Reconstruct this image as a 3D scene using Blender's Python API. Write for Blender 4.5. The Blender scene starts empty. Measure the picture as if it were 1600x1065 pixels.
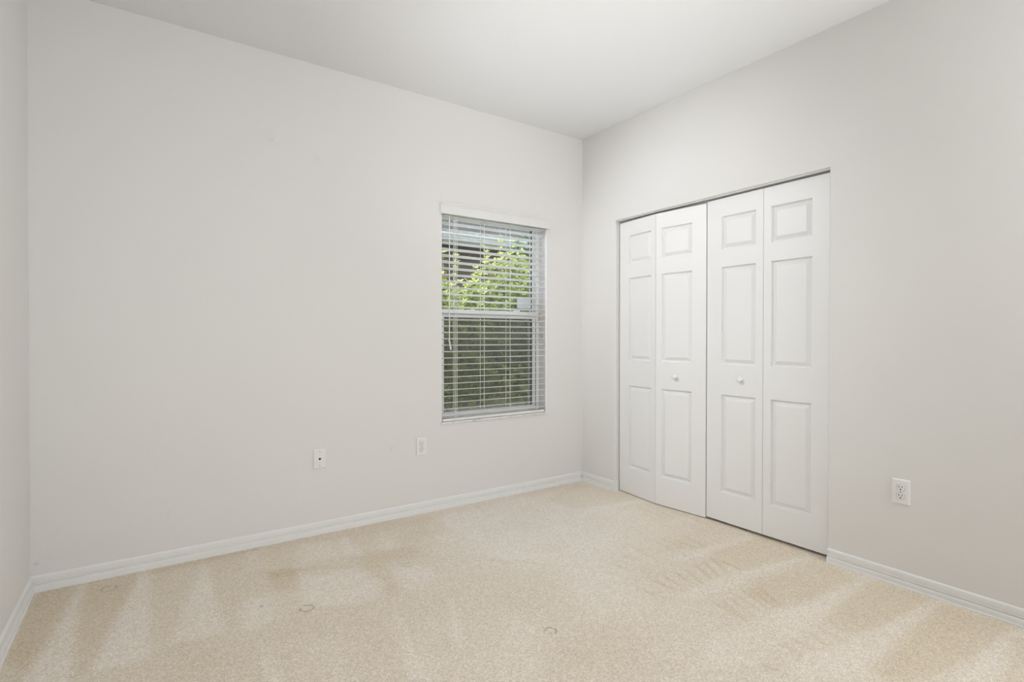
import bpy, bmesh, math, random
import numpy as np
from mathutils import Vector, Matrix

# ------------------------------------------------------------------ camera, sky, lights, exposure
scene = bpy.context.scene
COL = scene.collection
W, D, H = 3.314, 3.75, 2.743          # room: x -W..0, y -D..0, z 0..H ; window wall is y = 0, closet wall is x = 0

cam_data = bpy.data.cameras.new('camera')
cam_data.sensor_width = 36.0
cam_data.lens = 822.35 / 1600 * 36.0
cam_data.clip_start = 0.02
cam = bpy.data.objects.new('camera', cam_data)
COL.objects.link(cam)
scene.camera = cam
_pitch, _roll, _yaw = -0.0077, 0.0009, 0.6017
fw = Vector((math.sin(_yaw) * math.cos(_pitch), math.cos(_yaw) * math.cos(_pitch), math.sin(_pitch)))
rt = Vector((math.cos(_yaw), -math.sin(_yaw), 0))
up = rt.cross(fw)
r2 = rt * math.cos(_roll) + up * math.sin(_roll)
u2 = up * math.cos(_roll) - rt * math.sin(_roll)
cam.matrix_world = Matrix(((r2.x, u2.x, -fw.x, -2.864), (r2.y, u2.y, -fw.y, -3.1739), (r2.z, u2.z, -fw.z, 1.1651), (0, 0, 0, 1)))

world = bpy.data.worlds.new('sky')
scene.world = world
world.use_nodes = True
wn = world.node_tree
wn.nodes.clear()
sky = wn.nodes.new('ShaderNodeTexSky')
sky.sky_type = 'NISHITA'
sky.sun_disc = False
sky.sun_elevation = math.radians(52)
sky.sun_rotation = math.radians(-25)
bg = wn.nodes.new('ShaderNodeBackground')
bg.inputs[1].default_value = 6.0
wo = wn.nodes.new('ShaderNodeOutputWorld')
haze = wn.nodes.new('ShaderNodeMixRGB')          # bright hazy sky, less blue than a clear one
haze.inputs[0].default_value = .88
haze.inputs[2].default_value = (.97, .955, .92, 1)
wn.links.new(sky.outputs[0], haze.inputs[1])
wn.links.new(haze.outputs[0], bg.inputs[0])
wn.links.new(bg.outputs[0], wo.inputs[0])

def aim(o, target):
    o.rotation_euler = (Vector(target) - o.location).to_track_quat('-Z', 'Y').to_euler()

sun_d = bpy.data.lights.new('sun', 'SUN')
sun_d.energy = 44.0
sun_d.angle = math.radians(3)
sun_d.color = (1.0, 0.95, 0.86)
sun = bpy.data.objects.new('sun', sun_d)
COL.objects.link(sun)
sun.location = (-4.0, 8.0, 11.5)
aim(sun, (-.6, .6, 0))

# photographer's flash: two heads bounced off the ceiling; the soft spots are added, unseen fills
def spot(name, loc, target, power, cone, soft):
    d = bpy.data.lights.new(name, 'SPOT')
    d.energy = power * 1.0
    d.spot_size = math.radians(cone)
    d.spot_blend = 1.0
    d.shadow_soft_size = soft
    d.color = (.970, .990, 1.025)
    o = bpy.data.objects.new(name, d)
    COL.objects.link(o)
    o.location = loc
    aim(o, target)
spot('bounce_flash', (-1.8, -2.0, 1.2), (-0.95, -1.05, H), 12, 100, .12)
spot('bounce_flash', (-1.5, -1.6, 0.9), (-1.0, -1.1, H), 37, 75, .12)
spot('spot_fill', (-2.65, -0.52, 2.58), (0, -0.90, 1.42), 128, 62, .16)  # added out of frame to light the closet doors from the left
spot('spot_fill', (-2.70, -3.12, 1.50), (-1.8, -.2, 1.25), 42, 115, .25)  # fill added at the camera to brighten the window wall and recess

def area(name, loc, target, power, sx, sy, col):
    d = bpy.data.lights.new(name, 'AREA')
    d.energy = power
    d.shape = 'RECTANGLE'
    d.size, d.size_y = sx, sy
    d.color = col
    o = bpy.data.objects.new(name, d)
    COL.objects.link(o)
    o.location = loc
    aim(o, target)
area('rear_fill', (-2.85, -3.72, 1.1), (-0.6, 0, 1.1), 8 * 1.0, .80, 1.9, (.970, .982, 1.0))      # unseen fill light added behind the camera to even out the room
area('soft_fill', (-0.3, -3.6, 1.75), (-3.3, -0.5, 1.5), 32.5 * 1.0, .85, 1.6, (.970, .982, 1.0))  # unseen fill added to brighten the left wall

vs = scene.view_settings
vs.view_transform = 'Standard'
vs.look = 'None'
vs.gamma = 1.0
vs.use_curve_mapping = False
vs.exposure = 0.0

# ------------------------------------------------------------------ helpers
def tag(o, label=None, cat=None, group=None, kind=None):
    if label: o['label'] = label
    if cat: o['category'] = cat
    if group: o['group'] = group
    if kind: o['kind'] = kind
    return o

def obj(name, bm, mats, parent=None, smooth=False):
    me = bpy.data.meshes.new(name)
    bmesh.ops.recalc_face_normals(bm, faces=bm.faces)
    bm.to_mesh(me)
    bm.free()
    for m in (mats if isinstance(mats, (list, tuple)) else [mats]):
        me.materials.append(m)
    if smooth:
        for p in me.polygons: p.use_smooth = True
    o = bpy.data.objects.new(name, me)
    COL.objects.link(o)
    if parent:
        o.parent = parent
        o.matrix_parent_inverse = Matrix.Translation(-parent.location)
    return o

def empty(name, loc):
    o = bpy.data.objects.new(name, None)
    o.empty_display_size = 0.05
    COL.objects.link(o)
    o.location = loc
    return o

def box(bm, a, b, bev=0.0, seg=2, mi=0):
    x0, y0, z0 = [min(p, q) for p, q in zip(a, b)]
    x1, y1, z1 = [max(p, q) for p, q in zip(a, b)]
    v = [bm.verts.new(p) for p in ((x0,y0,z0),(x1,y0,z0),(x1,y1,z0),(x0,y1,z0),(x0,y0,z1),(x1,y0,z1),(x1,y1,z1),(x0,y1,z1))]
    fs = [bm.faces.new([v[i] for i in q]) for q in ((3,2,1,0),(4,5,6,7),(0,1,5,4),(1,2,6,5),(2,3,7,6),(3,0,4,7))]
    for f in fs: f.material_index = mi
    if bev > 0:
        es = list({e for f in fs for e in f.edges})
        bmesh.ops.bevel(bm, geom=es, offset=bev, segments=seg, profile=0.5, affect='EDGES')

def boxes(name, lst, mat, parent=None, bev=0.0):
    bm = bmesh.new()
    for a, b in lst: box(bm, a, b, bev)
    return obj(name, bm, mat, parent)

def tube(bm, pts, r, n=8, mi=0):
    pts = [Vector(p) for p in pts]
    rings = []
    for i, p in enumerate(pts):
        t = (pts[min(i + 1, len(pts) - 1)] - pts[max(i - 1, 0)]).normalized()
        a = t.orthogonal().normalized()
        b = t.cross(a)
        rr = r[i] if isinstance(r, (list, tuple)) else r
        rings.append([bm.verts.new(p + (a * math.cos(2*math.pi*k/n) + b * math.sin(2*math.pi*k/n)) * rr) for k in range(n)])
    for r0, r1 in zip(rings, rings[1:]):
        for k in range(n):
            bm.faces.new((r0[k], r0[(k+1) % n], r1[(k+1) % n], r1[k])).material_index = mi
    bm.faces.new(rings[0]).material_index = mi
    bm.faces.new(rings[-1]).material_index = mi

def lathe(bm, base, axis, prof, n=20, mi=0):
    """prof: (radius, height along axis)"""
    axis = Vector(axis).normalized(); base = Vector(base)
    a = axis.orthogonal().normalized(); b = axis.cross(a)
    rings = []
    for r, h in prof:
        rings.append([bm.verts.new(base + axis*h + (a*math.cos(2*math.pi*k/n) + b*math.sin(2*math.pi*k/n))*max(r, 1e-4)) for k in range(n)])
    for r0, r1 in zip(rings, rings[1:]):
        for k in range(n):
            bm.faces.new((r0[k], r0[(k+1) % n], r1[(k+1) % n], r1[k])).material_index = mi
    bm.faces.new(rings[0]).material_index = mi
    bm.faces.new(rings[-1]).material_index = mi

def extrude_profile(bm, prof, A, B, outdir):
    """prof: closed list of (out, z); swept straight from A to B along the floor"""
    A = Vector(A); B = Vector(B); o = Vector(outdir)
    ra = [bm.verts.new(A + o*p + Vector((0,0,z))) for p, z in prof]
    rb = [bm.verts.new(B + o*p + Vector((0,0,z))) for p, z in prof]
    n = len(prof)
    for k in range(n):
        bm.faces.new((ra[k], ra[(k+1) % n], rb[(k+1) % n], rb[k]))
    bm.faces.new(ra); bm.faces.new(rb)

# ------------------------------------------------------------------ materials
class NT:
    def __init__(self, name):
        self.m = bpy.data.materials.new(name); self.m.use_nodes = True
        self.t = self.m.node_tree; self.t.nodes.clear()
        self.out = self.t.nodes.new('ShaderNodeOutputMaterial')
    def n(self, kind, **kw):
        x = self.t.nodes.new('ShaderNode' + kind)
        for k, v in kw.items(): setattr(x, k, v)
        return x
    def l(self, a, b): self.t.links.new(a, b)
    def math(self, op, a, b=None, clamp=False):
        x = self.n('Math', operation=op); x.use_clamp = clamp
        for i, v in enumerate((a, b)):
            if v is None: continue
            if isinstance(v, (int, float)): x.inputs[i].default_value = v
            else: self.l(v, x.inputs[i])
        return x.outputs[0]
    def mix(self, fac, a, b, blend='MIX'):
        x = self.n('MixRGB', blend_type=blend)
        for s, v in zip(x.inputs, (fac, a, b)):
            if isinstance(v, (int, float)): s.default_value = v
            elif isinstance(v, tuple): s.default_value = (*v, 1)
            else: self.l(v, s)
        return x.outputs[0]
    def pos(self): return self.n('NewGeometry').outputs['Position']
    def noise(self, scale, detail=2, rough=.5, vec=None):
        x = self.n('TexNoise'); x.inputs['Scale'].default_value = scale
        x.inputs['Detail'].default_value = detail; x.inputs['Roughness'].default_value = rough
        self.l(vec if vec else self.pos(), x.inputs['Vector'])
        return x.outputs['Fac']
    def ramp(self, fac, stops):
        x = self.n('ValToRGB'); e = x.color_ramp.elements
        while len(e) < len(stops): e.new(0.5)
        for el, (p, c) in zip(e, stops): el.position = p; el.color = (*c, 1)
        self.l(fac, x.inputs[0]); return x.outputs[0]
    def bump(self, h, strength, dist):
        x = self.n('Bump'); x.inputs['Strength'].default_value = strength; x.inputs['Distance'].default_value = dist
        self.l(h, x.inputs['Height']); return x.outputs[0]
    def bsdf(self, col, rough=.5, spec=.5, normal=None, metal=0.0):
        x = self.n('BsdfPrincipled')
        if isinstance(col, tuple): x.inputs['Base Color'].default_value = (*col, 1)
        else: self.l(col, x.inputs['Base Color'])
        if isinstance(rough, (int, float)): x.inputs['Roughness'].default_value = rough
        else: self.l(rough, x.inputs['Roughness'])
        x.inputs['Specular IOR Level'].default_value = spec
        x.inputs['Metallic'].default_value = metal
        if normal: self.l(normal, x.inputs['Normal'])
        return x
    def done(self, s): self.l(s, self.out.inputs[0]); return self.m

def paint(name, col, rough=.6, spec=.3, tex=0.15, scale=90, marks=()):
    t = NT(name)
    n1 = t.noise(scale, 3)
    n2 = t.noise(1.3, 3)
    c = t.mix(n2, tuple(v*0.985 for v in col), tuple(min(1, v*1.012) for v in col))
    for (mx, my, mz), rad, dark in marks:           # small scuffs and smudges left on the paint
        wob = t.noise(38, 2)
        d = t.n('VectorMath', operation='DISTANCE'); t.l(t.pos(), d.inputs[0]); d.inputs[1].default_value = (mx, my, mz)
        f = t.math('SUBTRACT', 1.0, t.math('DIVIDE', d.outputs['Value'], rad), clamp=True)
        f = t.math('MULTIPLY', f, t.math('MULTIPLY', t.math('SUBTRACT', wob, .36, clamp=True), 6*dark, clamp=True), clamp=True)
        c = t.mix(f, c, (0.42, 0.39, 0.35))
    return t.done(t.bsdf(c, rough, spec, t.bump(n1, tex, 0.002)).outputs[0])

def plain(name, col, rough=.4, spec=.5, metal=0.0, var=.03):
    t = NT(name)
    n = t.noise(14, 2)
    c = t.mix(n, tuple(v*(1-var) for v in col), tuple(min(1, v*(1+var)) for v in col))
    return t.done(t.bsdf(c, rough, spec, None, metal).outputs[0])

WALL_COL = (.802, .789, .768)
M = {}
M['wall'] = paint('wall_paint', WALL_COL, marks=[((-2.32, 0, 2.27), .055, .06), ((-2.30, 0, 2.25), .03, .08), ((-2.788, 0, .269), .025, .06),
                  ((-1.604, 0, .4515), .028, .09), ((-3.293, 0, .139), .015, .3), ((-2.06, 0, 2.2), .03, .07)])
M['ceil'] = paint('ceiling_paint', (.83, .83, .825), .8, .15, .25, 60)
M['trim'] = plain('trim_gloss_white', (.86, .86, .85), .35, .5)
M['door'] = paint('door_white', (.87, .868, .858), .42, .45, .05, 220)
M['white'] = plain('white_vinyl', (.90, .905, .90), .35)
M['blind'] = plain('blind_white', (.90, .90, .875), .4)
M['valance'] = plain('valance_white', (.795, .785, .77), .4)
M['cord'] = plain('cord_white', (.84, .84, .80), .8, .2)
M['plate'] = plain('plate_white', (.86, .855, .84), .3, .5)
M['dark'] = plain('slot_dark', (.02, .018, .016), .6, .2)
M['groove'] = plain('slot_grey', (.16, .15, .14), .6, .2)
M['metal'] = plain('zinc_metal', (.55, .55, .53), .35, .5, 1.0)
M['gasket'] = plain('gasket_dark', (.05, .055, .06), .6, .3)
M['beige'] = plain('beige_stop', (.80, .71, .57), .5)
M['paper'] = plain('paper_white', (.72, .76, .80), .7, .2)
t = NT('sill_marble')
c = t.ramp(t.noise(22, 6, .65), [(.32, (.52, .50, .47)), (.46, (.76, .75, .72)), (.75, (.84, .83, .81))])
M['marble'] = t.done(t.bsdf(c, .3, .5).outputs[0])
t = NT('window_glass')
tr = t.n('BsdfTransparent'); tr.inputs[0].default_value = (.95, .97, .965, 1)
gl = t.n('BsdfGlossy'); gl.inputs['Roughness'].default_value = .02
fr = t.n('Fresnel'); fr.inputs[0].default_value = 1.45
mx = t.n('MixShader'); t.l(fr.outputs[0], mx.inputs[0]); t.l(tr.outputs[0], mx.inputs[1]); t.l(gl.outputs[0], mx.inputs[2])
M['glass'] = t.done(mx.outputs[0])
t = NT('insect_screen')
tr = t.n('BsdfTransparent')
df = t.n('BsdfDiffuse'); df.inputs[0].default_value = (.12, .12, .10, 1)
mx = t.n('MixShader'); mx.inputs[0].default_value = .45
t.l(tr.outputs[0], mx.inputs[1]); t.l(df.outputs[0], mx.inputs[2])
M['screen'] = t.done(mx.outputs[0])

# carpet: cut pile; the nap attribute holds vacuum pile lean plus broad light falloff painted into the colour
DENTS = [(-2.322, -0.844, 0.027, 0.009), (-1.574, -1.563, 0.022, 0.008), (-2.478, -0.718, 0.005, 0.008), (-1.795, -0.687, 0.022, 0.005), (-3.026, -0.149, 0.028, 0.006), (-0.545, -1.409, 0.004, 0.007)]
t = NT('carpet_pile')
at = t.n('Attribute'); at.attribute_name = 'nap_light'
nap_light = at.outputs['Fac']
g1 = t.noise(270, 2, .65)
g2 = t.noise(125, 3, .65)
g3 = t.noise(3.2, 3, .5)
k = t.math('ADD', t.math('MULTIPLY', nap_light, .29), t.math('MULTIPLY', t.math('SUBTRACT', g3, .5), .30))
k = t.math('ADD', k, .5, clamp=True)
base = t.mix(k, (.725, .612, .45), (.945, .89, .81))
gr = t.math('ADD', t.math('MULTIPLY', t.math('SUBTRACT', g1, .5), 1.15), t.math('MULTIPLY', t.math('SUBTRACT', g2, .5), .85))
gr = t.math('ADD', gr, 1.0)
grc = t.n('CombineXYZ')
for i in range(3): t.l(gr, grc.inputs[i])
base = t.mix(1.0, base, grc.outputs[0], 'MULTIPLY')
wv = t.n('VectorMath', operation='ADD'); t.l(t.pos(), wv.inputs[0])
nn = t.n('TexNoise'); nn.inputs['Scale'].default_value = 45; t.l(t.pos(), nn.inputs['Vector'])
sc_ = t.n('VectorMath', operation='SCALE'); sc_.inputs['Scale'].default_value = .016
sb_ = t.n('VectorMath', operation='SUBTRACT'); t.l(nn.outputs['Color'], sb_.inputs[0]); sb_.inputs[1].default_value = (.5, .5, .5)
t.l(sb_.outputs[0], sc_.inputs[0]); t.l(sc_.outputs[0], wv.inputs[1])
dent = None
for x, y, r, wd in DENTS:                              # rings pressed into the pile by furniture feet
    d = t.n('VectorMath', operation='DISTANCE'); t.l(wv.outputs[0], d.inputs[0]); d.inputs[1].default_value = (x, y, .012)
    e = t.math('SUBTRACT', 1.0, t.math('DIVIDE', t.math('ABSOLUTE', t.math('SUBTRACT', d.outputs['Value'], r)), wd), clamp=True)
    dent = e if dent is None else t.math('MAXIMUM', dent, e)
dent = t.math('MULTIPLY', dent, t.math('MULTIPLY', t.math('SUBTRACT', t.noise(60, 2), .40, clamp=True), 7, clamp=True))
base = t.mix(t.math('MULTIPLY', dent, .55), base, (.26, .21, .16))
hgt = t.math('ADD', t.math('ADD', t.math('MULTIPLY', g1, .7), t.math('MULTIPLY', g2, .6)), t.math('ADD', t.math('MULTIPLY', nap_light, .25), t.math('MULTIPLY', dent, -1.0)))
b = t.bsdf(base, 1.0, .05, t.bump(hgt, .55, .006))
M['carpet'] = t.done(b.outputs[0])

# ------------------------------------------------------------------ floor
NAP_LIGHT = [
    (1, 0.012, [(-3.139,0.028),(-3.152,-0.107),(-3.172,-0.356),(-3.187,-0.513),(-3.211,-0.732),(-3.22,-0.828),(-3.09,-0.916),(-3.101,-0.742),(-3.125,-0.357),(-3.125,-0.051)]),
    (1, 0.012, [(-2.887,-0.002),(-2.919,-0.114),(-2.97,-0.401),(-3.009,-0.66),(-3.042,-0.861),(-2.952,-0.888),(-2.867,-0.879),(-2.867,-0.534),(-2.874,-0.063)]),
    (1, 0.014, [(-2.65,-0.019),(-2.684,-0.235),(-2.744,-0.523),(-2.803,-0.826),(-2.717,-0.839),(-2.626,-0.837),(-2.63,-0.534),(-2.631,-0.186)]),
    (0.8, 0.02, [(-2.527,-0.604),(-2.422,-0.642),(-2.445,-0.87),(-2.572,-0.907),(-2.56,-0.744)]),
    (0.6, 0.02, [(-2.2,-0.091),(-1.94,-0.133),(-2.0,-0.385),(-2.26,-0.396)]),
    (0.6, 0.02, [(-2.442,-0.052),(-2.397,-0.042),(-2.401,-0.3),(-2.473,-0.32)]),
    (-0.6, 0.015, [(-2.402,-0.36),(-2.023,-0.513),(-2.066,-0.598),(-2.405,-0.466)]),
    (-1, 0.015, [(-2.386,-0.354),(-2.266,-0.409),(-2.314,-0.629),(-2.415,-0.603)]),
    (0.8, 0.018, [(-2.271,-0.458),(-2.008,-0.568),(-1.998,-0.679),(-1.979,-0.858),(-2.101,-0.95),(-2.34,-0.819)]),
    (0.7, 0.012, [(-1.95,-0.078),(-1.916,-0.286),(-1.938,-0.477),(-2.024,-0.418)]),
    (-0.7, 0.02, [(-1.98,-0.428),(-1.688,-0.463),(-1.675,-0.617),(-1.889,-0.604),(-2.036,-0.652)]),
    (-0.6, 0.02, [(-1.969,-0.595),(-1.883,-0.608),(-1.923,-0.947),(-1.998,-0.946)]),
    (0.7, 0.018, [(-1.876,-0.685),(-1.754,-0.696),(-1.707,-0.902),(-1.913,-0.961)]),
    (0.6, 0.02, [(-1.751,-0.115),(-1.705,-0.12),(-1.754,-0.46),(-1.842,-0.463)]),
    (0.9, 0.03, [(-1.358,-0.109),(-1.204,-0.17),(-0.849,-0.241),(-0.555,-0.289),(-0.517,-0.515),(-0.663,-0.711),(-1.128,-0.951),(-1.259,-0.712),(-1.387,-0.438)]),
    (-0.6, 0.03, [(-1.46,-0.039),(-1.29,-0.065),(-1.396,-0.407),(-1.662,-0.403)]),
    (-0.9, 0.012, [(-2.887,0.015),(-2.385,0.035),(-2.4,-0.061),(-2.887,-0.096)]),
    (-0.9, 0.012, [(-3.288,0.008),(-3.133,0.048),(-3.147,-0.11),(-3.186,-0.487),(-3.219,-0.768),(-3.298,-0.597)]),
    (-0.7, 0.012, [(-3.127,0.028),(-2.898,0.005),(-2.924,-0.111),(-3.018,-0.68),(-3.048,-0.885),(-3.077,-0.886),(-3.109,-0.485)]),
    (-0.5, 0.03, [(-2.388,0.016),(-0.62,0.092),(-0.048,-0.022),(-0.167,-0.156),(-0.753,-0.102),(-1.568,-0.187),(-2.408,-0.116)]),
    (-0.6, 0.02, [(-0.725,-0.292),(-0.085,-0.063),(-0.021,-0.415),(0.074,-0.594),(-0.534,-0.535)]),
    (0.6, 0.008, [(0.043,-0.645),(-0.285,-0.642),(-0.677,-0.574),(-0.629,-0.517),(-0.272,-0.568)]),
    (-0.35, 0.02, [(0.085,-1.124),(0.047,-1.418),(-0.388,-1.394),(-0.561,-1.297),(-0.312,-1.209)]),
    (-0.75, 0.014, [(0.015,-1.468),(0.03,-1.782),(-0.437,-1.686),(-0.489,-1.524),(-0.369,-1.448)]),
    (-0.7, 0.014, [(0.002,-1.822),(-0.087,-2.059),(-0.563,-2.015),(-0.664,-1.972),(-0.678,-1.835),(-0.489,-1.784)]),
    (-0.9, 0.014, [(-0.045,-2.088),(-0.026,-2.329),(-0.515,-2.277),(-0.643,-2.227),(-0.597,-2.123),(-0.466,-2.114)]),
    (-1, 0.014, [(-0.048,-2.354),(-0.003,-2.593),(-0.607,-2.536),(-0.823,-2.461),(-0.82,-2.369),(-0.362,-2.353)]),
    (-0.7, 0.014, [(-0.127,-2.606),(-0.046,-2.688),(-0.454,-2.76),(-0.592,-2.665)]),
    (0.5, 0.01, [(0.052,-1.493),(-0.076,-1.453),(-0.655,-1.373),(-0.638,-1.441)]),
    (0.5, 0.012, [(0.036,-1.786),(-0.026,-1.744),(-0.677,-1.655),(-0.973,-1.668),(-0.856,-1.748),(-0.521,-1.754)]),
    (0.5, 0.014, [(-0.032,-2.072),(-0.068,-2.048),(-0.512,-2.017),(-1.054,-1.946),(-1.305,-2.015),(-1.119,-2.142),(-0.807,-2.115),(-0.489,-2.111)]),
    (0.5, 0.014, [(-0.014,-2.344),(-0.028,-2.321),(-0.504,-2.284),(-1.027,-2.206),(-1.093,-2.284),(-0.769,-2.404),(-0.313,-2.37)]),
    (0.5, 0.014, [(-0.009,-2.595),(-0.072,-2.585),(-0.57,-2.561),(-0.764,-2.547),(-0.617,-2.648),(-0.286,-2.622)]),
    (0.8, 0.01, [(-1.788,-1.11),(-1.774,-1.12),(-1.9,-1.469),(-1.932,-1.447)]),
    (0.7, 0.012, [(-2.033,-1.073),(-2.001,-1.064),(-2.07,-1.401),(-2.084,-1.586),(-2.154,-1.537)]),
    (0.7, 0.012, [(-2.534,-1.011),(-2.514,-1.024),(-2.511,-1.313),(-2.546,-1.289)]),
    (0.4, 0.03, [(-2.382,-1.01),(-2.297,-1.147),(-2.301,-1.457),(-2.371,-1.409)]),
    (-0.4, 0.05, [(-2.878,-0.938),(-2.486,-0.939),(-2.528,-1.301),(-2.86,-1.074)]),
    (-0.35, 0.06, [(-2.398,-0.855),(-2.021,-0.951),(-2.161,-1.553),(-2.493,-1.325)]),
    (0.4, 0.05, [(-1.827,-1.495),(-1.565,-1.425),(-1.784,-1.791),(-1.943,-1.682)]),
    (-0.35, 0.05, [(-1.66,-1.633),(-1.28,-1.62),(-1.399,-2.035),(-1.776,-1.816)]),
    (-0.3, 0.05, [(-1.687,-0.916),(-1.082,-1.156),(-1.455,-1.5),(-1.806,-1.26)]),
    (0.45, 0.05, [(-1.136,-1.119),(-0.869,-1.391),(-1.17,-1.695),(-1.444,-1.679)]),
    (1.1, 0.13, [(-1.464,0.053),(-0.048,-0.022),(-0.021,-0.689),(-0.689,-1.23),(-1.228,-1.23),(-1.545,-0.645)]),  # broad zones from here on: light falloff painted in, besides pile lean
    (-0.3, 0.15, [(-3.309,0.001),(-2.457,-0.022),(-2.498,-1.01),(-2.757,-1.182),(-3.34,-0.783)]),
    (0.4, 0.12, [(-1.504,-0.567),(-0.854,-0.898),(-0.923,-1.439),(-1.411,-1.53),(-1.736,-1.245)]),
]
RAKE = [
    (-1.25,0.011,(-0.898,-1.516),(-0.894,-1.614)),
    (-1.25,0.011,(-0.827,-1.514),(-0.84,-1.599)),
    (-1.25,0.011,(-0.748,-1.517),(-0.775,-1.62)),
    (-1.25,0.011,(-0.672,-1.515),(-0.741,-1.653)),
    (-1.25,0.011,(-0.593,-1.513),(-0.657,-1.641)),
    (-1.25,0.011,(-0.527,-1.513),(-0.61,-1.652)),
    (-1.25,0.011,(-0.458,-1.512),(-0.532,-1.643)),
    (-1.25,0.011,(-0.445,-1.568),(-0.456,-1.673)),
    (-1.25,0.011,(-1.022,-1.518),(-1.009,-1.591)),
    (-1.1,0.011,(-0.853,-1.809),(-0.868,-1.902)),
    (-1.1,0.011,(-0.811,-1.812),(-0.864,-1.942)),
    (-1.1,0.011,(-0.757,-1.815),(-0.807,-1.943)),
    (-1.1,0.011,(-0.707,-1.815),(-0.749,-1.936)),
    (-1.1,0.011,(-0.642,-1.805),(-0.709,-1.956)),
    (-1.1,0.011,(-0.598,-1.817),(-0.667,-1.96)),
    (-1.1,0.011,(-0.568,-1.838),(-0.631,-1.969)),
    (-0.7,0.01,(-0.129,-0.699),(-0.172,-0.941)),
    (-0.7,0.01,(-0.057,-0.707),(-0.113,-0.981)),
    (-0.7,0.01,(-0.002,-0.744),(-0.045,-1.027)),
    (-0.7,0.01,(0.007,-0.833),(-0.04,-1.12)),
    (-0.7,0.01,(0.015,-0.918),(-0.028,-1.18)),
    (-0.7,0.011,(-0.512,-1.189),(-0.532,-1.337)),
    (-0.7,0.011,(-0.456,-1.199),(-0.479,-1.348)),
    (-0.7,0.011,(-0.403,-1.235),(-0.41,-1.369)),
    (-0.7,0.011,(-0.317,-1.235),(-0.347,-1.385)),
    (-0.7,0.011,(-0.934,-1.257),(-0.915,-1.338)),
    (-0.7,0.011,(-0.793,-1.235),(-0.783,-1.314)),
    (-0.7,0.011,(-0.689,-1.23),(-0.699,-1.347)),
    (-0.9,0.012,(-0.917,-2.128),(-0.911,-2.182)),
    (-0.9,0.012,(-0.847,-2.141),(-0.85,-2.207)),
    (-0.9,0.012,(-0.761,-2.164),(-0.782,-2.238)),
    (-0.9,0.012,(-0.687,-2.178),(-0.695,-2.245)),
    (-0.9,0.012,(-1.099,-2.148),(-1.084,-2.188)),
    (-0.8,0.013,(-1.115,-0.833),(-1.08,-1.001)),
    (-0.8,0.013,(-1.064,-0.84),(-1.032,-0.969)),
    (-0.8,0.013,(-0.866,-0.769),(-0.822,-0.876)),
    (-0.8,0.013,(-1.435,-0.844),(-1.351,-0.972)),
    (-0.8,0.013,(-1.302,-0.959),(-1.234,-1.086)),
    (-0.8,0.013,(-1.265,-0.512),(-1.15,-0.544)),
    (-0.8,0.013,(-1.041,-0.097),(-1.061,-0.333)),
    (-0.8,0.013,(-1.074,-0.499),(-0.952,-0.531)),
]

def blur(a, s):
    if s < .3: return a
    r = int(3*s) + 1
    k = np.exp(-0.5*(np.arange(-r, r+1)/s)**2); k /= k.sum()
    p = np.pad(a, r, mode='edge')
    p = sum(k[i]*p[i:i+a.shape[0], :] for i in range(2*r+1))
    return sum(k[i]*p[:, i:i+a.shape[1]] for i in range(2*r+1))

ZC = .012                              # top of the pile
def make_floor():
    st = 0.0125
    nx, ny = int(round(W/st)), int(round(D/st))
    xs = np.linspace(-W, 0, nx+1); ys = np.linspace(-D, 0, ny+1)
    X, Y = np.meshgrid(xs, ys)
    nap_light = np.zeros_like(X)
    for v, s, poly in NAP_LIGHT:
        inside = np.zeros(X.shape, bool)
        for (ax, ay), (bx, by) in zip(poly, poly[1:] + poly[:1]):
            if abs(by - ay) < 1e-9: continue
            c = (ay > Y) != (by > Y)
            inside ^= c & (X < (bx - ax)*(Y - ay)/(by - ay) + ax)
        nap_light += v*blur(inside.astype(float), s/st)
    for v, w, a, b2 in RAKE:
        ax, ay = a; dx, dy = b2[0]-ax, b2[1]-ay; L2 = dx*dx + dy*dy
        tt = np.clip(((X-ax)*dx + (Y-ay)*dy)/L2, 0, 1)
        d2 = (X-ax-tt*dx)**2 + (Y-ay-tt*dy)**2
        nap_light += v*np.exp(-d2/(w*w))
    nap_light = np.clip(nap_light, -1.8, 1.2)
    verts = [(x, y, ZC) for y in ys for x in xs]
    vals = list(nap_light.ravel())
    faces = [(j*(nx+1)+i, j*(nx+1)+i+1, (j+1)*(nx+1)+i+1, (j+1)*(nx+1)+i) for j in range(ny) for i in range(nx)]
    # carpet runs on under the walls and through the closet opening, with the slab underneath
    k = len(verts)
    x0, x1, y0, y1, zb = -W-.30, .90, -5.15, .20, -.12
    verts += [(x0,y0,ZC),(x1,y0,ZC),(x1,y1,ZC),(x0,y1,ZC),(x0,y0,zb),(x1,y0,zb),(x1,y1,zb),(x0,y1,zb)]
    vals += [0.0]*8
    a, b2, c, d = 0, nx, (ny+1)*(nx+1)-1, ny*(nx+1)
    faces += [(k, k+1, *range(b2, a-1, -1)), (k+1, k+2, *[j*(nx+1)+nx for j in range(ny, -1, -1)]),
              (k+2, k+3, *range(d, c+1)), (k+3, k, *[j*(nx+1) for j in range(0, ny+1)]),
              (k+4, k+7, k+6, k+5), (k, k+4, k+5, k+1), (k+1, k+5, k+6, k+2), (k+2, k+6, k+7, k+3), (k+3, k+7, k+4, k)]
    me = bpy.data.meshes.new('floor')
    me.from_pydata(verts, [], faces)
    at = me.attributes.new('nap_light', 'FLOAT', 'POINT')
    at.data.foreach_set('value', np.array(vals, dtype=np.float32))
    me.materials.append(M['carpet'])
    o = bpy.data.objects.new('floor', me); COL.objects.link(o)
    return tag(o, 'beige cut pile carpet with vacuum tracks covering the bedroom floor', 'floor', kind='structure')
make_floor()

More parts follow.
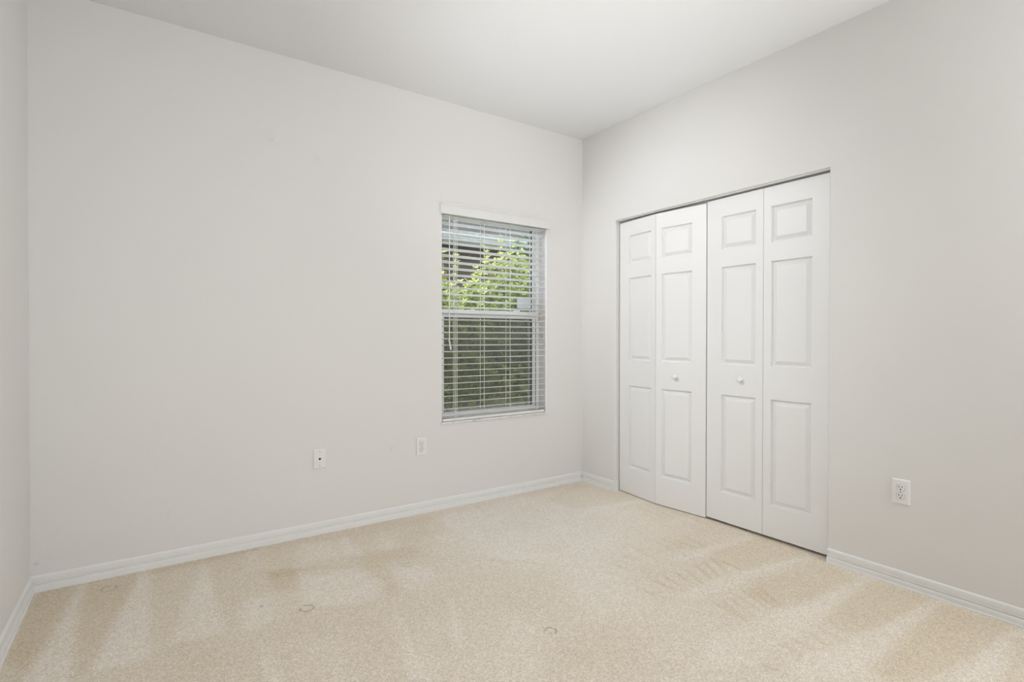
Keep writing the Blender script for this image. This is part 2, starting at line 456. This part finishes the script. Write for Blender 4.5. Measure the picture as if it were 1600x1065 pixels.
# ------------------------------------------------------------------ walls and ceiling
def wall_open(name, P, u0, u1, v0, v1, hole, depth, label, r=.006, reveal=None):
    """slab whose front is P(u, v, 0), with a rounded-edge opening hole = (hu0, hu1, hv0, hv1) right through it"""
    bm = bmesh.new()
    hu0, hu1, hv0, hv1 = hole
    floor_open = hv0 <= v0 + 1e-6
    def ring(e, d):
        lo = hv0 if floor_open else hv0 - e
        return [bm.verts.new(P(*q, d)) for q in ((hu0-e, lo), (hu1+e, lo), (hu1+e, hv1+e), (hu0-e, hv1+e))]
    def outer(d):
        return [bm.verts.new(P(*q, d)) for q in ((u0, v0), (u1, v0), (u1, v1), (u0, v1))]
    of, ob = outer(0), outer(depth)
    rings = [ring(r*(1-math.sin(a)), r*(1-math.cos(a))) for a in [i*math.pi/2/4 for i in range(5)]]
    rb = ring(0, depth)
    seq = rings + [rb]
    ks = (1, 2, 3) if floor_open else (0, 1, 2, 3)
    for a, b in zip(seq, seq[1:]):
        for k in ks:
            bm.faces.new((a[k], a[(k+1) % 4], b[(k+1) % 4], b[k])).material_index = 1
    for o4, i4 in ((of, rings[0]), (ob, rb)):
        for k in ks:
            bm.faces.new((o4[k], o4[(k+1) % 4], i4[(k+1) % 4], i4[k]))
    for k in range(4):
        if floor_open and k == 0: continue
        bm.faces.new((of[k], of[(k+1) % 4], ob[(k+1) % 4], ob[k]))
    return tag(obj(name, bm, [M['wall'], reveal or M['wall']]), label, 'wall', kind='structure')

OPW = (-1.2525, -0.370, 0.578, 2.045)                       # window opening x0,x1,z0,z1
wall_open('wall_back', lambda u, v, d: (u, d, v), -W-.15, 0.90, 0.0, H, OPW, .20, 'off-white painted wall holding the window with its blind', reveal=M['trim'])
OPC = (-1.870, -0.366, 0.0, 2.033)                           # closet opening y0,y1
wall_open('wall_right', lambda u, v, d: (d, u, v), -D, 0.0, 0.0, H, OPC, .12, 'off-white painted wall around the white folding closet doors')
tag(boxes('wall_left', [((-W-.15, -D, 0), (-W, 0, H))], M['wall']), 'off-white painted side wall running past the camera, sliver at the frame edge', 'wall', kind='structure')
wall_open('wall_front', lambda u, v, d: (u, -D - d, v), -W-.15, 0.90, 0.0, H, (-3.27, -2.43, 0.0, 2.04), .15, 'off-white painted wall with the open doorway behind the camera')
tag(boxes('wall_light_block', [((-W-.15, -5.15, 0), (-1.6, -5.0, H)), ((-W-.30, -5.15, 0), (-W-.15, -D, H)), ((-1.6, -5.15, 0), (-1.45, -D-.15, H))], M['wall']), 'unseen off-white walls added beyond the doorway to keep sky light out', 'wall', kind='structure')  # unseen box added so sky light does not leak through the doorway
tag(boxes('wall_closet', [((.78, -2.45, 0), (.90, 0, H)), ((.12, -2.45, 0), (.78, -2.33, H))], M['wall']), 'painted inner wall of the closet behind the folding doors', 'wall', kind='structure')
tag(boxes('ceiling', [((-W-.30, -5.15, H), (.90, .20, H+.15))], M['ceil']), 'plain white flat ceiling', 'ceiling', kind='structure')

# baseboards
BP = [(0, 0), (.0165, 0), (.0165, .007), (.0130, .0085), (.0128, .030), (.0115, .0345), (.0080, .0375), (.0062, .0385), (.0062, .0415),
      (.0100, .0425), (.0104, .0460), (.0100, .0480), (.0066, .0488), (.0066, .0515), (.0085, .0530), (.0080, .074), (.0068, .080), (.0040, .0838), (0, .0845)]
BP = [(o, .012 + z*.0725/.0845) for o, z in BP]
def baseboard(name, A, B, out, label):
    bm = bmesh.new()
    extrude_profile(bm, BP, A, B, out)
    return tag(obj(name, bm, M['trim']), label, 'baseboard', kind='structure')
baseboard('baseboard_back', (-W, 0, 0), (0, 0, 0), (0, -1, 0), 'long white moulded baseboard under the window')
baseboard('baseboard_left', (-W, -D, 0), (-W, -.015, 0), (1, 0, 0), 'white moulded baseboard along the side wall at the frame edge')
bb = baseboard('baseboard_corner', (0, -.015, 0), (0, OPC[1], 0), (-1, 0, 0), 'short white baseboard between the room corner and the closet opening')
baseboard('baseboard_right', (0, OPC[0], 0), (0, -D, 0), (-1, 0, 0), 'white moulded baseboard running from the closet toward the camera under the outlet')
bm = bmesh.new()
box(bm, (-.0095, OPC[1]-.006, 0), (.034, OPC[1]+.0004, .0835), .001)
obj('return', bm, M['trim'], bb)

# ------------------------------------------------------------------ closet doors
PZ = ((.2075, .812), (.996, 1.598), (1.702, 1.909))
def leaf_bm(p0, p1, z0, z1, pu0, pu1, th=.034):
    """moulded three-panel door leaf from p0 to p1 in plan; front looks to the room"""
    p0 = Vector((*p0, 0)); p1 = Vector((*p1, 0))
    w = (p1 - p0).length; ud = (p1 - p0)/w
    nd = Vector((-ud.y, ud.x, 0))
    if nd.x < 0: nd = -nd
    bm = bmesh.new()
    def V(u, z, d): return bm.verts.new(p0 + ud*u + nd*d + Vector((0, 0, z)))
    us = [0, pu0, pu1, w]; zs = [z0] + [v for a in PZ for v in a] + [z1]
    g = [[V(u, z, 0) for z in zs] for u in us]
    for i in range(3):
        for j in range(len(zs)-1):
            if i == 1 and j % 2 == 1: continue
            bm.faces.new((g[i][j], g[i+1][j], g[i+1][j+1], g[i][j+1]))
    steps = [(.002, .0012), (.0055, .0125), (.0095, .0160), (.0120, .0160), (.0320, .0040), (.0340, .0034)]
    for q, (a, b) in enumerate(PZ):
        j = 1 + 2*q
        prev = [g[1][j], g[2][j], g[2][j+1], g[1][j+1]]
        for s, d in steps:
            cur = [V(*uv, d) for uv in ((pu0+s, a+s), (pu1-s, a+s), (pu1-s, b-s), (pu0+s, b-s))]
            for k in range(4): bm.faces.new((prev[k], prev[(k+1) % 4], cur[(k+1) % 4], cur[k]))
            prev = cur
        bm.faces.new(prev)
    e = .0012
    bk = [[V(u, z, th) for z in (z0, z1)] for u in (0, w)]
    bm.faces.new((bk[0][0], bk[1][0], bk[1][1], bk[0][1]))
    bm.faces.new([g[0][j] for j in range(len(zs))] + [bk[0][1], bk[0][0]])
    bm.faces.new([g[3][j] for j in range(len(zs))] + [bk[1][1], bk[1][0]])
    bm.faces.new([g[i][0] for i in range(4)] + [bk[1][0], bk[0][0]])
    bm.faces.new([g[i][-1] for i in range(4)] + [bk[1][1], bk[0][1]])
    return bm

KNOB = [(.0125, 0), (.0125, .002), (.0090, .004), (.0070, .008), (.0070, .013), (.0100, .0165), (.0145, .0195), (.0160, .0225), (.0155, .0260), (.0120, .0285), (.0060, .0298), (0, .030)]
def bifold(name, pts, z0, z1, knob, label):
    root = empty(name, (pts[0][0], pts[0][1], 0))
    tag(root, label, 'closet door', kind='structure')
    (a, b, c) = pts
    gap = .0012
    def sh(p, q, s):
        d = Vector((q[0]-p[0], q[1]-p[1])).normalized()
        return (p[0]+d.x*s, p[1]+d.y*s)
    for i, (p, q) in enumerate(((a, b), (b, c))):
        p2, q2 = sh(p, q, gap), sh(q, p, gap)
        w = math.hypot(q2[0]-p2[0], q2[1]-p2[1])
        lo, hi = (.099, w-.043) if i == 0 else (.043, w-.099)
        obj('leaf', leaf_bm(p2, q2, z0, z1, lo, hi), M['door'], root)
    bm = bmesh.new()
    p, q = knob
    lathe(bm, p, q, KNOB, 24)
    k = obj('knob', bm, M['plate'], root, smooth=True)
    k['label'] = 'small round white knob'
    return root
kn = Vector((-.9945, .104, 0)).normalized()
bifold('door_1', ((.043, -.3705), (.004, -.7445), (.043, -1.1185)), .0175, 2.012,
       ((.0195, -.902, .900), (-.9945, -.104, 0)), 'white panelled folding closet door nearer the room corner and window')
bifold('door_2', ((.043, -1.1225), (.043, -1.494), (.043, -1.866)), .028, 2.019,
       ((.043, -1.357, .9115), (-1, 0, 0)), 'white panelled folding closet door nearer the wall outlet')
tr_ = boxes('trim_1', [((.016, OPC[0]+.002, 2.0275), (.020, OPC[1]-.002, 2.033)), ((.020, OPC[0]+.002, 2.031), (.080, OPC[1]-.002, 2.033)), ((.076, OPC[0]+.002, 2.022), (.080, OPC[1]-.002, 2.031))], M['trim'])
tag(tr_, 'slim white metal track above the closet doors', 'door track', kind='structure')

# ------------------------------------------------------------------ window
X0, X1, Z0, Z1 = OPW
ZS = .592
win = empty('window_1', ((X0+X1)/2, .09, ZS))
tag(win, 'single white sash window with closed lower sash behind the blind', 'window', kind='structure')
FX0, FX1 = X0+.028, X1-.028
boxes('frame', [((X0, .088, ZS), (FX0, .155, Z1)), ((FX1, .088, ZS), (X1, .155, Z1)), ((FX0, .088, Z1-.03), (FX1, .155, Z1)), ((FX0, .088, ZS), (FX1, .155, ZS+.012))], M['white'], win)
up_ = boxes('upper_sash', [((FX0, .124, 1.312), (FX0+.012, .146, Z1-.03)), ((FX1-.012, .124, 1.312), (FX1, .146, Z1-.03)),
                           ((FX0+.012, .124, 1.312), (FX1-.012, .146, 1.348)), ((FX0+.012, .124, Z1-.055), (FX1-.012, .146, Z1-.03))], M['white'], win)
boxes('pane', [((FX0+.012, .133, 1.348), (FX1-.012, .137, Z1-.055))], M['glass'], up_)
boxes('gasket', [((FX1-.0155, .1235, 1.348), (FX1-.012, .133, Z1-.055)), ((FX0+.012, .1235, 1.348), (FX0+.0155, .133, Z1-.055)), ((FX0+.0155, .1235, 1.348), (FX1-.0155, .133, 1.352)), ((FX1-.0165, .1372, 1.348), (FX1-.0122, .1560, Z1-.055))], M['gasket'], up_)
lo_ = boxes('lower_sash', [((FX0, .092, ZS+.012), (FX0+.032, .118, 1.302)), ((FX1-.032, .092, ZS+.012), (FX1, .118, 1.302)),
                           ((FX0+.032, .092, ZS+.012), (FX1-.032, .118, .642)), ((FX0, .090, 1.318), (FX1, .120, 1.357)), ((FX0, .094, 1.302), (FX1, .120, 1.318))], M['white'], win)
boxes('pane', [((FX0+.032, .104, .642), (FX1-.032, .108, 1.302))], M['glass'], lo_)
boxes('gasket', [((FX1-.0045, .0905, .63), (FX1-.0002, .0918, 1.300)), ((FX1-.0352, .0925, .642), (FX1-.0322, .104, 1.302)), ((FX0+.0322, .0925, .642), (FX0+.0352, .104, 1.302)), ((FX0+.0352, .0925, 1.298), (FX1-.0352, .104, 1.302)), ((FX1-.0362, .1082, .642), (FX1-.0322, .1475, 1.302)), ((FX0+.0362, .1082, .6422), (FX1-.0362, .1190, .645))], M['gasket'], lo_)
la = boxes('sash_latch', [((-.60, .088, 1.357), (-.55, .112, 1.366)), ((-.585, .086, 1.366), (-.565, .104, 1.372))], M['white'], lo_)
sc = boxes('insect_screen', [((FX0+.004, .1505, ZS+.012), (FX1-.004, .1512, 1.335))], M['screen'], win)
sc['label'] = 'dark grey insect mesh over the lower half'
boxes('screen_bar', [((FX0, .1480, 1.330), (FX1, .1535, 1.344)), ((FX0, .1480, ZS+.012), (FX0+.010, .1535, 1.330)), ((FX1-.010, .1480, ZS+.012), (FX1, .1535, 1.330)), ((FX0+.01, .1480, ZS+.012), (FX1-.01, .1535, ZS+.022))], M['white'], sc)
st_ = boxes('sash_stop', [((X1-.010, .052, 1.290), (X1-.0002, .0875, 1.352))], M['beige'], win, bev=.002)
st_['label'] = 'beige plastic sash stop'
bk_ = boxes('bracket', [((X1-.008, .046, 1.150), (X1-.0002, .050, 1.185)), ((X1-.008, .050, 1.150), (X1-.0002, .060, 1.154)), ((X1-.008, .050, 1.181), (X1-.0002, .060, 1.185))], M['metal'], win)
bm = bmesh.new()
box(bm, (X0-.010, -.011, .5755), (X1+.010, -.0006, ZS), .003)
box(bm, (X0+.0006, -.0006, .5785), (X1-.0006, .088, ZS), 0)
tag(obj('trim_2', bm, M['marble']), 'thin pale marble window sill below the blind', 'window sill', kind='structure')
stk = boxes('paper_sticker', [((-.548, .1318, 1.386), (-.4115, .1329, 1.468))], M['paper'])
tag(stk, 'blank white paper sticker on the corner of the upper window glass', 'sticker')

# ------------------------------------------------------------------ blind
bl = empty('window_blind', ((X0+X1)/2, .03, Z1))
tag(bl, 'white horizontal slat blind hanging open in the window', 'blind')
bm = bmesh.new()
VP = [(.0, 1.986), (-.0265, 1.986), (-.0300, 1.989), (-.0300, 2.004), (-.0275, 2.007), (-.0275, 2.042), (-.0300, 2.045), (-.0300, 2.051), (-.0335, 2.055), (-.0340, 2.062), (-.0325, 2.064), (-.0150, 2.064), (-.0150, 2.000), (0.0, 2.000)]
VX0, VX1 = -1.268, -.357
VP = [(-.0150, 1.986)] + VP[1:12] + []
ra = [bm.verts.new((VX0, y, z)) for y, z in VP]; rb2 = [bm.verts.new((VX1, y, z)) for y, z in VP]
for k in range(len(VP)): bm.faces.new((ra[k], ra[(k+1) % len(VP)], rb2[(k+1) % len(VP)], rb2[k]))
bm.faces.new(ra); bm.faces.new(rb2)
box(bm, (VX0, -.0150, 1.986), (VX0+.010, -.0006, 2.064)); box(bm, (VX1-.010, -.0150, 1.986), (VX1, -.0006, 2.064))
obj('valance', bm, M['valance'], bl)
boxes('headrail', [((X0+.006, .004, 1.998), (X1-.006, .058, 2.043))], M['blind'], bl, bev=.002)
SX0, SX1 = X0+.009, X1-.009
pitch, ztop = .0435, .629 + .0435*31
tilt = math.radians(8)
def slat_bm():
    bm = bmesh.new()
    n = 8; a0 = []; a1 = []
    prof = []
    for i in range(n+1):
        s = -0.025 + .05*i/n
        crown = .0016*(1-(s/.025)**2)
        prof.append((s, crown))
    pts = [(s, c + .0013) for s, c in prof] + [(s, c - .0013) for s, c in reversed(prof)]
    cs, sn = math.cos(tilt), math.sin(tilt)
    pts = [(s*cs + c*sn, -s*sn + c*cs) for s, c in pts]      # room edge up
    va = [bm.verts.new((SX0, y, z)) for y, z in pts]; vb = [bm.verts.new((SX1, y, z)) for y, z in pts]
    for k in range(len(pts)): bm.faces.new((va[k], va[(k+1) % len(pts)], vb[(k+1) % len(pts)], vb[k]))
    bm.faces.new(va); bm.faces.new(vb)
    return bm
s0 = obj('slat', slat_bm(), M['blind'], bl)
s0.location = (0, .031, .629)
for i in range(1, 32):
    s = s0.copy(); COL.objects.link(s); s.parent = bl
    s.matrix_parent_inverse = s0.matrix_parent_inverse.copy()
    s.location = (0, .031, .629 + pitch*i)
boxes('bottom_rail', [((SX0, .005, .5935), (SX1, .057, .6095))], M['blind'], bl, bev=.003)
for x in (-1.137, -.920, -.699, -.459):
    bm = bmesh.new()
    for y in (.0035, .0585): tube(bm, [(x, y, .601), (x, y, 1.2), (x, y, 2.0)], .0016, 6)
    for i in range(32):
        zc = .629 + pitch*i - .0022
        tube(bm, [(x, .0035, zc + .0555/2*math.sin(tilt)), (x, .0585, zc - .0555/2*math.sin(tilt))], .0008, 4)
    obj('ladder_cord', bm, M['cord'], bl)
bm = bmesh.new()
tube(bm, [(-1.1600, -.002, 1.985), (-1.1600, -.002, 1.3), (-1.158, -.002, .602)], .0014, 6)
tube(bm, [(-1.1515, -.002, 1.985), (-1.1505, -.002, 1.3), (-1.151, -.002, .602)], .0014, 6)
obj('lift_cord', bm, M['cord'], bl)
bm = bmesh.new()
tube(bm, [(-1.200, -.004, 1.992), (-1.2005, -.005, 1.6), (-1.2012, -.006, 1.150)], .0032, 8)
wd = obj('tilt_cord', bm, M['cord'], bl)
bm = bmesh.new()
tube(bm, [(-1.205, -.006, 1.152), (-1.2025, -.006, 1.140), (-1.196, -.006, 1.108), (-1.190, -.006, 1.078)], [.0025, .0048, .0048, .0058], 10)
obj('tassel', bm, M['cord'], wd)

# ------------------------------------------------------------------ wall plates
def plate_frame(loc, n):
    """local (a across, b up, c out of the wall) to world for a plate on a wall facing n"""
    n = Vector(n); upv = Vector((0, 0, 1)); a = upv.cross(n)
    return lambda u, v, d: Vector(loc) + a*u + upv*v + n*d
def plate_bm(F, w=.0725, h=.1165, th=.0075, hole=None):
    bm = bmesh.new()
    def ring(e, d): return [bm.verts.new(F(x*(w/2-e), z*(h/2-e), d)) for x, z in ((-1,-1),(1,-1),(1,1),(-1,1))]
    seq = [ring(0, .0004), ring(0, .0030), ring(.0012, .0052), ring(.0045, .0070), ring(.009, .0075)]
    for p, q in zip(seq, seq[1:]):
        for k in range(4): bm.faces.new((p[k], p[(k+1) % 4], q[(k+1) % 4], q[k]))
    bm.faces.new(seq[-1]); bm.faces.new(seq[0])
    return bm
def screw(F, u, v, d, r, root):
    bm = bmesh.new(); ax = F(0, 0, 1) - F(0, 0, 0)
    lathe(bm, F(u, v, d), ax, [(r, 0), (r, .0006), (r*.7, .0012), (0, .0014)], 14)
    o = obj('screw', bm, M['metal'], root); o['label'] = 'small metal screw'
    bm = bmesh.new()
    for q in ((-r*.75, -.0004), ): 
        vs_ = [F(u+q[0], v-.0005, d+.0013), F(u-q[0], v-.0005, d+.0013), F(u-q[0], v+.0005, d+.0013), F(u+q[0], v+.0005, d+.0013)]
        ws_ = [F(u+q[0], v-.0005, d+.0017), F(u-q[0], v-.0005, d+.0017), F(u-q[0], v+.0005, d+.0017), F(u+q[0], v+.0005, d+.0017)]
        a = [bm.verts.new(p) for p in vs_]; b = [bm.verts.new(p) for p in ws_]
        for k in range(4): bm.faces.new((a[k], a[(k+1) % 4], b[(k+1) % 4], b[k]))
        bm.faces.new(a); bm.faces.new(b)
    obj('slot', bm, M['groove'], o)

def outlet(loc, n, label):
    F = plate_frame(loc, n)
    root = empty('wall_outlet', loc)
    tag(root, label, 'outlet', 'white duplex wall outlets')
    obj('cover_plate', plate_bm(F), M['plate'], root)
    ax = F(0, 0, 1) - F(0, 0, 0)
    for s in (1, -1):
        bm = bmesh.new()
        # round face flattened at top and bottom
        N = 32; prof = [(.0182, .0060, 0), (.0182, .0074, 0), (.0170, .0078, 0), (.0165, .0086, 0), (.0155, .0092, 0)]
        rings = []
        for r, d, _ in prof:
            rr = []
            for k in range(N):
                u = r*math.cos(2*math.pi*k/N); v = max(-.0142*r/.0165, min(.0142*r/.0165, r*math.sin(2*math.pi*k/N)))
                rr.append(bm.verts.new(F(u, s*.0195 + v, d)))
            rings.append(rr)
        for i, (p, q) in enumerate(zip(rings, rings[1:])):
            for k in range(N):
                f = bm.faces.new((p[k], p[(k+1) % N], q[(k+1) % N], q[k])); f.material_index = 1 if i == 1 else 0
        bm.faces.new(rings[-1])
        sk = obj('socket', bm, [M['plate'], M['groove']], root)
        for (u, v, w, h) in ((-.0064, .0042, .0026, .0088), (.0064, .0042, .0026, .0074)):
            bm = bmesh.new()
            q = [(u-w/2, v-h/2), (u+w/2, v-h/2), (u+w/2, v+h/2), (u-w/2, v+h/2)]
            a = [bm.verts.new(F(x, s*.0195+z, .0088)) for x, z in q]; b = [bm.verts.new(F(x, s*.0195+z, .00945)) for x, z in q]
            for k in range(4): bm.faces.new((a[k], a[(k+1) % 4], b[(k+1) % 4], b[k]))
            bm.faces.new(a); bm.faces.new(b)
            obj('slot', bm, M['dark'], sk)
        bm = bmesh.new()
        lathe(bm, F(0, s*.0195-.0072, .0088), ax, [(.0031, 0), (.0031, .0007)], 14)
        obj('ground_hole', bm, M['dark'], sk)
    screw(F, 0, 0, .0074, .0030, root)
    return root
outlet((-1.4055, 0, .4485), (0, -1, 0), 'white duplex outlet low on the window wall, below the blind')
outlet((0, -2.1895, .4505), (-1, 0, 0), 'white duplex outlet on the wall beside the closet')
F = plate_frame((-2.0515, 0, .452), (0, -1, 0))
cp = empty('cable_plate', (-2.0515, 0, .452))
tag(cp, 'white coaxial cable plate with a single black hole, low on the window wall', 'cable plate')
obj('cover_plate', plate_bm(F), M['plate'], cp)
bm = bmesh.new(); ax = Vector((0, -1, 0))
lathe(bm, F(0, 0, .0074), ax, [(.0078, 0), (.0078, .0012), (.0066, .0016), (.0060, .0016)], 18)
jk = obj('jack', bm, M['plate'], cp)
bm = bmesh.new(); lathe(bm, F(0, 0, .0076), ax, [(.0062, 0), (.0062, .0018)], 18)
h_ = obj('hole', bm, M['dark'], jk); h_['label'] = 'black centre hole'
screw(F, 0, .0415, .0074, .0032, cp); screw(F, 0, -.0415, .0074, .0032, cp)

# ------------------------------------------------------------------ outside: ground, shrubs, the house next door
t = NT('soil_ground')
c = t.ramp(t.noise(9, 5, .6), [(.3, (.07, .055, .04)), (.55, (.12, .13, .06)), (.8, (.16, .14, .10))])
M['ground'] = t.done(t.bsdf(c, .9, .1, t.bump(t.noise(30, 4), .6, .03)).outputs[0])
tag(boxes('ground', [((-14, .20, -.40), (16, 12, -.22))], M['ground']), 'bare soil and grass strip between the two houses', 'ground', kind='structure')

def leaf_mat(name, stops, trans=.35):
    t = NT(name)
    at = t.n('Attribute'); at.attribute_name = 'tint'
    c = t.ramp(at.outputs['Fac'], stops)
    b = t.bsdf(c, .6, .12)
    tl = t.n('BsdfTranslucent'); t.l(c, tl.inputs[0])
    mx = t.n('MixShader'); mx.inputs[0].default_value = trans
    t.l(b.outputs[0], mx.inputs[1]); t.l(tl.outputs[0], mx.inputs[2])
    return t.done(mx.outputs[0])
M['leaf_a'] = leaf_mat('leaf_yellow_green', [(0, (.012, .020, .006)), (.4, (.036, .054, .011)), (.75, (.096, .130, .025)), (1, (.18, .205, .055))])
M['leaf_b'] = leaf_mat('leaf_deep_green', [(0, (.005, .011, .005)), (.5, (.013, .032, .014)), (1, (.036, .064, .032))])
M['bark'] = plain('bark', (.13, .10, .075), .9, .1, var=.3)

def shrub(name, base, blobs, sprigs, mat, seed, label, nwhorl, size=.075):
    """blobs: (cx, cy, cz, rx, ry, rz); leaves grow in whorls on twigs through the blobs"""
    rnd = random.Random(seed)
    root = empty(name, base)
    tag(root, label, 'shrub')
    bm = bmesh.new(); tint = []
    vol = [b[3]*b[4]*b[5] for b in blobs]
    centres = []
    zmin = min(b[2]-b[5] for b in blobs); zmax = max(b[2]+b[5] for b in blobs)
    for _ in range(nwhorl):
        b = rnd.choices(blobs, vol)[0]
        while True:
            p = Vector((rnd.uniform(-1, 1), rnd.uniform(-1, 1), rnd.uniform(-1, 1)))
            if .15 < p.length < 1 and rnd.random() < p.length**1.5: break
        c = Vector((b[0]+p.x*b[3], b[1]+p.y*b[4], b[2]+p.z*b[5]))
        if c.z < -.15 or c.y < .45: continue
        d = Vector((p.x*.6, p.y*.6-.15, .9 + rnd.uniform(-.3, .3))).normalized()
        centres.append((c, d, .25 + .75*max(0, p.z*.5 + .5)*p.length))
    for (a, e) in sprigs:
        a = Vector(a); e = Vector(e); n = max(3, int((e-a).length/.055))
        for i in range(n+1):
            centres.append((a.lerp(e, i/n) + Vector((rnd.uniform(-.01, .01),)*3), (e-a).normalized(), .95))
    for c, d, tv in centres:
        a = d.orthogonal().normalized(); bb_ = d.cross(a)
        nl = rnd.randint(5, 7); ph = rnd.uniform(0, 6.28)
        for k in range(nl):
            an = ph + 2*math.pi*k/nl + rnd.uniform(-.3, .3)
            out = a*math.cos(an) + bb_*math.sin(an)
            dirv = (out*.8 + d*rnd.uniform(.25, .9)).normalized()
            L = size*rnd.uniform(.65, 1.2); wd_ = L*rnd.uniform(.17, .24)
            sd = dirv.cross(d); sd = sd.normalized() if sd.length > 1e-3 else a
            nr = sd.cross(dirv).normalized()
            o = c + out*.006
            m1 = o + dirv*L*.35 - nr*L*.03; m2 = o + dirv*L*.7 - nr*L*.05; tp = o + dirv*L - nr*L*.16
            v = [bm.verts.new(q) for q in (o, m1+sd*wd_+nr*wd_*.3, m1, m1-sd*wd_+nr*wd_*.3, m2+sd*wd_*.85+nr*wd_*.25, m2, m2-sd*wd_*.85+nr*wd_*.25, tp)]
            for q in ((0,2,1), (0,3,2), (1,2,5,4), (2,3,6,5), (4,5,7), (5,6,7)): bm.faces.new([v[i] for i in q])
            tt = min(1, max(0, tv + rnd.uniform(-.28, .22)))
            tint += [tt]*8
    me = bpy.data.meshes.new('foliage'); bm.to_mesh(me); bm.free()
    at = me.attributes.new('tint', 'FLOAT', 'POINT'); at.data.foreach_set('value', np.array(tint, dtype=np.float32))
    me.materials.append(mat)
    fo = bpy.data.objects.new('foliage', me); COL.objects.link(fo); fo.parent = root; fo.matrix_parent_inverse = Matrix.Translation(-root.location)
    for i in range(7):
        b = blobs[i % len(blobs)]
        bm = bmesh.new()
        e = Vector((b[0]+rnd.uniform(-.5, .5)*b[3], b[1]+rnd.uniform(-.5, .5)*b[4], b[2]+.3*b[5]))
        s = Vector(base) + Vector((rnd.uniform(-.12, .12), rnd.uniform(-.1, .1), -.06))
        tube(bm, [s, s.lerp(e, .4) + Vector((rnd.uniform(-.05, .05), 0, .06)), e], [.018, .012, .005], 7)
        obj('stem', bm, M['bark'], root)
    for (a, e) in sprigs:
        bm = bmesh.new(); tube(bm, [Vector(a)-(Vector(e)-Vector(a))*.6, a, e], [.006, .004, .002], 6); obj('stem', bm, M['bark'], root)
    return root
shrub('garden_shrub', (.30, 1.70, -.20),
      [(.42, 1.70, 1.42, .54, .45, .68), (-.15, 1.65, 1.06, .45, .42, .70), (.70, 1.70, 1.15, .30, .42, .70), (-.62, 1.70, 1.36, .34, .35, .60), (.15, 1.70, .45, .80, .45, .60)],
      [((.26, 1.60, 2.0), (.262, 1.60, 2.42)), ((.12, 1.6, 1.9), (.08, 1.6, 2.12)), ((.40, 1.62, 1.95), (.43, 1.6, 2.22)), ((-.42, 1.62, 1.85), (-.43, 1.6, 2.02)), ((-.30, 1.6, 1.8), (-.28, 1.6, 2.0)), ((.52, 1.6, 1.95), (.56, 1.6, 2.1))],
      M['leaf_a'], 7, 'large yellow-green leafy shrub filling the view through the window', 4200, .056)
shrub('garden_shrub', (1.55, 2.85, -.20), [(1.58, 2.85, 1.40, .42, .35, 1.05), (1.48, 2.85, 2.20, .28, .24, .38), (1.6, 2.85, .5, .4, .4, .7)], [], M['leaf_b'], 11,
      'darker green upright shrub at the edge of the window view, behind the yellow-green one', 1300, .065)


t = NT('roof_shingle')
br = t.n('TexBrick'); mp = t.n('Mapping'); tc = t.n('TexCoord')
t.l(tc.outputs['Object'], mp.inputs[0]); t.l(mp.outputs[0], br.inputs['Vector'])
br.inputs['Scale'].default_value = 1.0; br.inputs['Brick Width'].default_value = .30; br.inputs['Row Height'].default_value = .14; br.inputs['Mortar Size'].default_value = .006
br.inputs['Color1'].default_value = (.0165, .018, .0205, 1); br.inputs['Color2'].default_value = (.024, .0255, .0285, 1); br.inputs['Mortar'].default_value = (.006, .0066, .008, 1)
c = t.mix(.35, br.outputs['Color'], t.ramp(t.noise(40, 3), [(.3, (.012, .0125, .015)), (.7, (.030, .0315, .035))]))
M['shingle'] = t.done(t.bsdf(c, .95, .0).outputs[0])
M['gutter'] = plain('gutter_paint', (.12, .132, .137), .45)
M['soffit'] = plain('soffit_paint', (.036, .031, .025), .8, .2)
M['stucco'] = paint('stucco_tan', (.031, .026, .021), .9, .1, .5, 40)
M['dwin'] = plain('window_grey', (.10, .103, .112), .25)
nh = empty('neighbor_house', (2, 4.7, -.22))
tag(nh, 'grey-roofed house with a pale gutter seen through the blind behind the shrubs', 'house')
boxes('wall', [((-6, 4.65, -.22), (12, 4.85, 2.66))], M['stucco'], nh)
boxes('soffit', [((-6, 4.23, 2.635), (12, 4.65, 2.655))], M['soffit'], nh)
boxes('fascia', [((-6, 4.20, 2.635), (12, 4.23, 2.79))], M['soffit'], nh)
bm = bmesh.new()
GP = [(4.20, 2.655), (4.14, 2.655), (4.115, 2.68), (4.105, 2.73), (4.085, 2.76), (4.085, 2.785), (4.095, 2.785), (4.20, 2.765)]
ra = [bm.verts.new((-6, y, z)) for y, z in GP]; rb2 = [bm.verts.new((12, y, z)) for y, z in GP]
for k in range(len(GP)): bm.faces.new((ra[k], ra[(k+1) % len(GP)], rb2[(k+1) % len(GP)], rb2[k]))
bm.faces.new(ra); bm.faces.new(rb2)
obj('gutter', bm, M['gutter'], nh)
bm = bmesh.new()
box(bm, (-9, 0, -.06), (9, 6.2, 0))
rf = obj('roof', bm, M['shingle'])
rf.parent = nh
rf.location = (1, -.56, 3.055)
rf.rotation_euler = (math.radians(23), 0, 0)
boxes('window', [((-1.3, 4.62, 1.0), (.62, 4.65, 2.20))], M['dwin'], nh)
